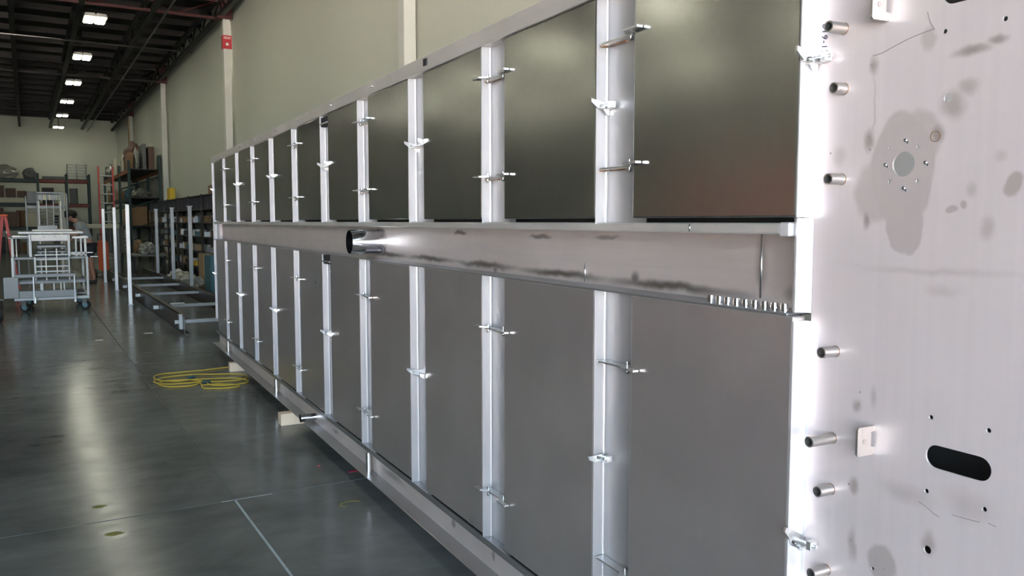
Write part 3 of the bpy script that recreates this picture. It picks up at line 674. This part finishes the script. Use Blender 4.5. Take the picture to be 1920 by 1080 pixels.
# extension ladder leaning on the rack
ld = thing('extension_ladder', 'red fibreglass ladder with aluminium rungs leaning against the storage rack', 'ladder', (2.27, 29.9, 0))
lean = .11
for s in (-1, 1): B().prism([(s*.21-.025, 0), (s*.21+.025, 0), (s*.21+.025+.02, 3.3), (s*.21-.025+.02, 3.3)], 1, -.04, .04).build('rail', 'redladder', ld)
for k in range(10): B().cyl((-.19, 0, .3+.3*k), (.21, 0, .3+.3*k), .022, 8).build('rung', 'alu', ld)
for c in ld.children: c.rotation_euler = (-lean, 0, 0)

# ------------------------------------------------------------------ storage rack on the right wall
rk = thing('pallet_rack', 'green and orange pallet rack against the right wall loaded with bundles', 'rack', (3.85, 33.4, 0))
RY = [0, 3.6, 7.2, 10.8]
for y in RY:
    for x in (-.55, .50): B().box((x-.045, y-.04, 0), (x+.045, y+.04, 3.72 if x < 0 else 3.95), .005, seg=1).build('upright', 'green', rk)
    for z in (.4, 1.2, 2.0, 2.8): B().cyl((-.52, y, z), (.48, y, z+.35), .02, 6).build('brace', 'green', rk)
for z in (1.30, 2.35, 3.40):
    for i in range(3):
        for x in (-.55, .50): B().box((x-.03, RY[i]+.04, z-.12), (x+.03, RY[i+1]-.04, z), .004, seg=1).build('beam', 'rackorange' if z > 3 else 'green', rk)
        B().box((-.56, RY[i]+.05, z+.001), (.51, RY[i+1]-.05, z+.03)).build('shelf_deck', 'black', rk)
def sack(x, y, z, r, mat, lab, cat='bundle', seed=1, amp=.16, name='wrapped_bundle', sub=3):
    o = B().blob((0, 0, r[2]*.8), r, sub, amp, seed, .8).build(name, mat, None, (x, y, z)); return tag(o, lab, cat)
RZ = 3.431
bx('flat_carton', 'brownwrap', (4.02, 33.75, RZ), (4.22, 34.9, RZ+.85), 'tall brown carton standing at the wall end of the rack top', 'carton')
bx('flat_carton', 'greycloth', (3.83, 33.8, RZ), (3.95, 34.9, RZ+.95), 'tall grey green board on end on the rack top', 'board', rot=.0)
sack(3.66, 34.35, RZ, (.10, .45, .46), 'film', 'film-wrapped pale bundle beside the tall board on the rack top', seed=3)
sack(3.72, 35.65, RZ, (.36, .52, .62), 'brownwrap', 'largest brown film-wrapped bundle at the middle of the rack top', seed=4)
sack(3.72, 37.95, RZ, (.28, .6, .45), 'film', 'shiny film-wrapped bundle behind the brown one on the rack top', seed=9)
bx('carton', 'card', (3.34, 34.0, RZ), (3.52, 34.9, RZ+.62), 'brown carton at the near front edge of the rack top', 'carton')
bx('foam_sheet', 'cream', (3.37, 36.5, RZ), (3.43, 36.9, RZ+.72), 'leaning cream foam sheet on the rack top, nearer of two', 'foam sheet')
bx('foam_sheet', 'cream', (3.34, 39.6, RZ), (3.46, 40.4, RZ+.75), 'leaning cream foam sheet on the rack top, farther of two', 'foam sheet')
sack(3.55, 42.3, RZ, (.35, .5, .38), 'film', 'pale bundle at the far end of the rack top', seed=10); bx('carton', 'brownwrap', (3.50, 41.2, RZ), (3.85, 41.7, RZ+.5), 'small dark carton near the far end of the rack top', 'carton')
bx('carton', 'black', (3.32, 43.5, RZ), (3.6, 44.0, RZ+.62), 'black carton at the farthest corner of the rack top', 'carton')
sack(3.85, 35.0, 2.381, (.34, .8, .22), 'film', 'white sheeted bundle on the middle rack shelf', seed=12); sack(3.66, 36.9, 2.381, (.20, .30, .26), 'teals', 'teal bundle on the middle rack shelf', seed=13)
for i in range(6): bx('carton', ('card', 'cardlight', 'film', 'teals')[i % 4], (3.34, 38.0+i*.95, 2.381), (3.70, 38.6+i*.95, 2.381+.30+.12*(i % 3)), ('first', 'second', 'third', 'fourth', 'fifth', 'farthest')[i]+' small carton in the row on the far middle rack shelf', 'carton', 'cartons on the far middle shelf')
bx('carton', 'card', (3.32, 33.55, 1.331), (3.90, 34.9, 2.05), 'big brown carton on the low rack shelf behind the uprights', 'carton', bev=.015)
bx('carton', 'cardlight', (3.34, 35.2, 1.331), (3.95, 36.6, 1.95), 'light brown carton beside the big one on the low rack shelf', 'carton', bev=.015)
bx('carton', 'card', (3.95, 33.6, 1.331), (4.28, 34.6, 1.92), 'narrow brown carton at the wall side of the low rack shelf', 'carton')
bx('yellow_board', 'yellowbox', (4.18, 29.9, 2.1405), (4.36, 30.5, 2.62), 'yellow board on the shelving beside the rack', 'board')
bx('plank', 'greycloth', (4.36, 32.4, 0), (4.44, 32.7, 4.4), 'tall dark plank standing against the wall by the rack', 'plank')
bx('timber_strip', 'cardlight', (4.20, 42.15, 3.431), (4.26, 42.35, 6.2), 'tall yellowish timber strip standing on the rack by the farthest column', 'timber strip')

# ------------------------------------------------------------------ long dark shelving along the wall
sh = thing('wall_shelving', 'long dark steel shelving along the right wall packed with small stock', 'shelving', (4.08, 19.4, 0))
SX0, SX1, SLN = -.38, .36, 11.4
for k in range(7):
    y = .05+k*(SLN-.1)/6
    for x in (SX0, SX1): B().box((x-.025, y-.025, 0), (x+.025, y+.025, 2.16), .003, seg=1).build('post', 'black', sh)
SZ = (.35, .75, 1.12, 1.47, 1.80, 2.14)
for z in SZ: B().box((SX0-.03, 0, z-.03), (SX1+.03, SLN, z), .003, seg=1).build('shelf', 'black', sh)
for k in range(24): B().box((SX0+.0, .3+k*.44, 1.803), (SX1-.2, .31+k*.44, 2.108)).build('divider', 'black', sh)
jar = B(); jar.cyl((0, 0, 0), (0, 0, .15), .055, 12); jar.cyl((0, 0, .15), (0, 0, .175), .045, 12); jar = jar.mesh('jar')
ctn = B().box((-.11, -.13, 0), (.11, .13, .17), .006, seg=1).mesh('small_carton')
tbe = B().pipe((0, -.28, .06), (0, .28, .06), .06, .045, 14).mesh('tube_roll')
tray = B(); tray.box((-.13, -.15, 0), (.13, .15, .01)); tray.box((-.13, -.15, .01), (-.12, .15, .12)); tray.box((.12, -.15, .01), (.13, .15, .09)); tray.box((-.12, -.15, .01), (.12, -.14, .12)); tray.box((-.12, .14, .01), (.12, .15, .12)); tray = tray.mesh('tray')
def variants(me, mats):
    r = []
    for q in mats:
        m2 = me.copy(); m2.materials.clear(); m2.materials.append(M[q]); r.append(m2)
    return r
CN = dict(white='white', cream='cream', teals='teal', cartg='grey', card='brown', cardlight='light brown', brownwrap='dark brown', yellowbox='yellow', black='black', cartw='pale grey')
stock = []
for nm_, me_, cat_, mats_ in (('jar', jar, 'jar', ('white', 'cream', 'teals', 'cartg')), ('small_carton', ctn, 'carton', ('card', 'cardlight', 'cartg', 'brownwrap', 'white')), ('parts_tray', tray, 'tray', ('yellowbox', 'cartg', 'teals', 'black', 'cartw'))):
    stock += [(nm_, v, cat_, CN[q]) for v, q in zip(variants(me_, mats_), mats_)]
def ordinal(n): return f'{n}' + ('th' if 10 <= n % 100 <= 20 else {1: 'st', 2: 'nd', 3: 'rd'}.get(n % 10, 'th'))
lv = {0: 'lowest', 1: 'second', 2: 'third', 3: 'fourth', 4: 'fifth'}
for li, z in enumerate(SZ[:5]):
    y = .35; cnt = 0
    while y < SLN-.3:
        nm, me, cat, cn = random.choice(stock)
        if random.random() < .82:
            o = place(nm, me, None, None, (4.08+SX0+.15+random.random()*.05, 19.4+y if li < 4 else 19.4+.52+.44*round((y-.35)/.44), z+.0005), (0, 0, random.uniform(-.15, .15) if li < 4 else 0))
            cnt += 1; tag(o, f'{cn} {cat} on the {lv[li]} level of wall shelving, {ordinal(cnt)} from its near end', cat, f'{cat}s on the {lv[li]} shelf')
        y += .34 if li < 4 else .44
bx('carton', 'card', (3.80, 20.2, 2.1405), (4.3, 21.0, 2.36), 'brown carton on top of the wall shelving near the frame end', 'carton')
bx('carton', 'cardlight', (3.45, 19.9, 0), (3.68, 20.5, .75), 'light brown carton on the floor before the wall shelving', 'carton')
bx('dark_bin', 'teals', (3.30, 18.2, 0), (3.75, 18.9, .78), 'dark bin beside the carton before the wall shelving', 'bin')
for i, (x, y) in enumerate(((3.12, 20.7), (3.2, 21.8), (3.1, 19.5))):
    sack(x, y, 0, (.26, .34, .17), 'film' if i != 1 else 'white', ('crumpled pale plastic bag in the heap, nearest the carton', 'crumpled white plastic bag in the heap, farthest from the frame', 'crumpled pale plastic bag in the heap, closest to the steel frame')[i], 'plastic bag', 30+i, .22, 'plastic_bag')
# bench, grey panel and bits between uprights and shelving
pn = thing('folded_sheet', 'grey ribbed sheet standing behind the bright uprights', 'sheet', (2.25, 27.6, 0))
for k in range(6): B().box((-.28+k*.095, (k % 2)*.03, .55), (-.19+k*.095, (k % 2)*.03+.02, 1.38), .004, (0, 0, .3*(-1)**k), 1).build('rib', 'greycloth', pn)
for x in (-.2, .2): B().box((x-.02, .0, 0), (x+.02, .04, .56)).build('leg', 'black', pn)
wbn = thing('work_bench', 'dark low work bench behind the base frame', 'bench', (3.0, 26.5, 0))
B().box((-.45, -.9, .50), (.45, .9, .55), .006).build('bench_top', 'greycloth', wbn)
for x in (-.4, .4):
    for y in (-.8, .8): B().box((x-.025, y-.025, 0), (x+.025, y+.025, .50)).build('leg', 'black', wbn)
sack(3.0, 26.2, .5505, (.22, .3, .18), 'film', 'pale crumpled bag on the low work bench', 'plastic bag', 41, .25, 'plastic_bag'); sack(2.85, 27.0, .5505, (.14, .14, .22), 'card', 'brown bundle on the low work bench', 'bundle', 42)
bx('white_bucket', 'white', (3.02, 26.9, .5505), (3.26, 27.14, .87), 'white pail at the back of the low work bench', 'pail', bev=.05)

# ------------------------------------------------------------------ far rack under the end wall
fk = thing('pallet_rack', 'red beamed pallet rack along the far end wall', 'rack', (.8, 47.4, 0))
FX = [-4.4, -2.5, -.25, 1.0, 2.0]
for x in FX:
    for y in (-.5, .5): B().box((x-.05, y-.04, 0), (x+.05, y+.04, 3.85), .005, seg=1).build('upright', 'green', fk)
for z in (1.2, 2.35, 3.55):
    for i in range(4):
        for y in (-.5, .5): B().box((FX[i]+.05, y-.03, z-.14), (FX[i+1]-.05, y+.03, z), .004, seg=1).build('beam', 'rackred' if i > 1 else 'green', fk)
        B().box((FX[i]+.05, -.5, z+.001), (FX[i+1]-.05, .5, z+.03)).build('shelf_deck', 'black', fk)
sack(-.95, 47.3, 3.581, (.68, .45, .36), 'film', 'wide film-wrapped bundle on the far rack top at the left', seed=51); sack(.20, 47.3, 3.581, (.30, .4, .30), 'greycloth', 'smaller grey bundle beside the wide one on the far rack top', seed=52)
bx('flat_stack', 'greycloth', (.75, 47.0, 3.581), (1.70, 47.8, 3.72), 'flat dark stack on the far rack top between bundle and wire basket', 'stack'); bx('flat_stack', 'cream', (-1.4, 47.0, 2.381), (.05, 47.7, 2.65), 'flat cream stack on the middle far rack shelf', 'stack', bev=.04)
wk = thing('wire_basket', 'tall wire basket on the top of the far rack', 'basket', (2.28, 47.4, 3.581))
for k in range(6): B().tube([(-.42, -.35, .05+.14*k), (.42, -.35, .05+.14*k), (.42, .35, .05+.14*k), (-.42, .35, .05+.14*k)], .012, 5, True).build('hoop', 'galv', wk)
for x in (-.42, 0, .42):
    for y in (-.35, .35): B().cyl((x, y, 0), (x, y, .78), .014, 6).build('wire', 'galv', wk)
bx('carton', 'cartg', (.05, 47.0, 2.381), (.45, 47.6, 2.95), 'grey carton at the right of the middle far rack shelf', 'carton'); bx('carton', 'cream', (-.05, 46.95, 1.231), (.5, 47.5, 1.9), 'cream carton on the low far rack shelf', 'carton')
bx('carton', 'brownwrap', (-1.2, 46.95, 1.231), (-.3, 47.5, 1.95), 'dark brown carton on the low far rack shelf', 'carton'); bx('carton', 'black', (1.2, 46.95, 1.231), (2.0, 47.6, 1.8), 'black carton on the low far rack shelf at the right', 'carton')
rr = random.Random(3)  # dark filler boxes added so pale wall doesn't show through the rack
for lev, z0 in (('floor', .0), ('low', 1.231), ('middle', 2.381)):
    n = 0; X = -1.35
    while X < 2.55:
        w_ = rr.uniform(.35, .6); h_ = rr.uniform(.45, .95); mt = rr.choice(('brownwrap', 'greycloth', 'black', 'card', 'brownwrap', 'greycloth'))
        if not any(abs(X+w_/2-u) < .12+w_/2 for u in (-1.7, .55, 1.8, 2.8)):
            n += 1; bx('carton', mt, (X, 47.72, z0), (X+w_, 47.90, z0+h_), f'{CN.get(mt, "grey")} filler carton added at the back of the far rack, {lev} level, {ordinal(n)} from left', 'carton', f'filler cartons added on the {lev} level of the far rack')
        X += w_+.05
t = thing('work_table', 'cream topped table beyond the leaning man', 'table', (1.9, 27.0, 0))
B().box((-.42, -.4, 1.30), (.42, .4, 1.42), .006).build('table_top', 'cream', t)
for x in (-.38, .38):
    for y in (-.35, .35): B().box((x-.03, y-.03, 0), (x+.03, y+.03, 1.30)).build('leg', 'cartg', t)

# ------------------------------------------------------------------ the man leaning over the cart
def skin_obj(name, verts, edges, rad, mat, parent, root=0, sub=2):
    me = bpy.data.meshes.new(name); me.from_pydata(verts, edges, []); me.update()
    o = place(name, me, mat, parent)
    o.modifiers.new('skin', 'SKIN'); 
    if not me.skin_vertices: me.attributes  # layer is made by the modifier's first use
    if len(me.skin_vertices) == 0:
        bm = bmesh.new(); bm.from_mesh(me); bm.verts.layers.skin.verify(); bm.to_mesh(me); bm.free()
    for i, v in enumerate(me.skin_vertices[0].data):
        r = rad[i]; v.radius = (r, r) if not isinstance(r, tuple) else r; v.use_root = (i == root)
    sm = o.modifiers.new('sub', 'SUBSURF'); sm.levels = sub; sm.render_levels = sub
    dg = bpy.context.evaluated_depsgraph_get(); m2 = bpy.data.meshes.new_from_object(o.evaluated_get(dg))
    for p in m2.polygons: p.use_smooth = True
    o.modifiers.clear(); o.data = m2; 
    if not m2.materials: m2.materials.append(M[mat])
    return o
man = thing('person', 'person in grey t-shirt and dark shorts bending over the back of the cart', 'person', (1.27, 22.6, 0), R(90))
# local: +Y is the way he faces (turned to face -X), +X his right
V = []; E_ = []; RD = []
def vtx(p, r, link=None):
    V.append(p); RD.append(r)
    if link is not None: E_.append((link, len(V)-1))
    return len(V)-1
pel = vtx((0, 0, .96), .155); wai = vtx((0, .06, 1.12), .14, pel); che = vtx((0, .15, 1.32), .165, wai); nkb = vtx((0, .22, 1.47), .075, che)
nk = vtx((0, .28, 1.53), .06, nkb); hd0 = vtx((0, .34, 1.56), .085, nk); hd1 = vtx((0, .38, 1.64), .098, hd0); hd2 = vtx((0, .36, 1.70), .075, hd1)
for s in (1, -1):
    sh_ = vtx((s*.19, .17, 1.42), .075, che); el = vtx((s*.25, .22 if s > 0 else .26, 1.14), .048, sh_)
    wr = vtx((s*.22, .42 if s > 0 else .46, 1.20 if s < 0 else 1.0), .032, el); pa = vtx((s*.20, .50 if s > 0 else .54, 1.20 if s < 0 else .96), .035, wr)
    for k, (dx, ln) in enumerate(((-.03, .075), (-.01, .09), (.01, .085), (.03, .07))):
        a = vtx((s*.20+dx, V[pa][1]+.05, V[pa][2]+.005), .010, pa); a = vtx((s*.20+dx, V[pa][1]+.05+ln*.5, V[pa][2]-.01), .009, a); vtx((s*.20+dx, V[pa][1]+.05+ln*.8, V[pa][2]-.035), .008, a)
    a = vtx((s*.20-s*.045, V[pa][1]+.0, V[pa][2]-.01), .011, pa); vtx((s*.20-s*.065, V[pa][1]+.04, V[pa][2]-.02), .009, a)
    hp = vtx((s*.10, -.01, .90), .105, pel); kn = vtx((s*.12, .03 if s > 0 else -.04, .50), .062, hp); an = vtx((s*.12, -.02 if s > 0 else -.10, .09), .040, kn)
    vtx((s*.13, .12 if s > 0 else .04, .045), .036, an)
body = skin_obj('body', V, E_, RD, 'skin', man)
def sub_skin(nm, pts, links, rad, mat): return skin_obj(nm, pts, links, rad, mat, man)
sub_skin('t_shirt', [(0, .0, .93), (0, .06, 1.12), (0, .15, 1.32), (0, .215, 1.45), (.19, .17, 1.425), (.235, .195, 1.25), (-.19, .17, 1.425), (-.235, .205, 1.25)],
         [(0, 1), (1, 2), (2, 3), (2, 4), (4, 5), (2, 6), (6, 7)], [.175, .165, .188, .095, .10, .080, .10, .080], 'shirt')
sub_skin('shorts', [(0, 0, .97), (.10, -.01, .88), (.115, .01, .60), (-.10, -.01, .88), (-.115, -.02, .60)], [(0, 1), (1, 2), (0, 3), (3, 4)], [.172, .128, .105, .128, .105], 'shorts')
h = B(); h.blob((0, .36, 1.675), (.122, .150, .112), 3, .05, 5); h.blob((0, .31, 1.635), (.095, .08, .085), 2, .06, 6); h.build('hair', 'hair', man)
f = B(); f.blob((0, .475, 1.60), (.016, .022, .026), 2); f.build('nose', 'skin', man)
for s in (-1, 1):
    B().blob((s*.036, .462, 1.63), (.014, .008, .009), 2).build('eye', 'white', man); B().blob((s*.102, .36, 1.60), (.014, .03, .036), 2).build('ear', 'skin', man)
    B().box((s*.13-.05, (-.07 if s > 0 else -.15), 0), (s*.13+.05, (.20 if s > 0 else .12), .085), .03).build('shoe', 'shoe', man)
B().blob((0, .462, 1.555), (.026, .01, .008), 2).build('mouth', 'sign_red', man)
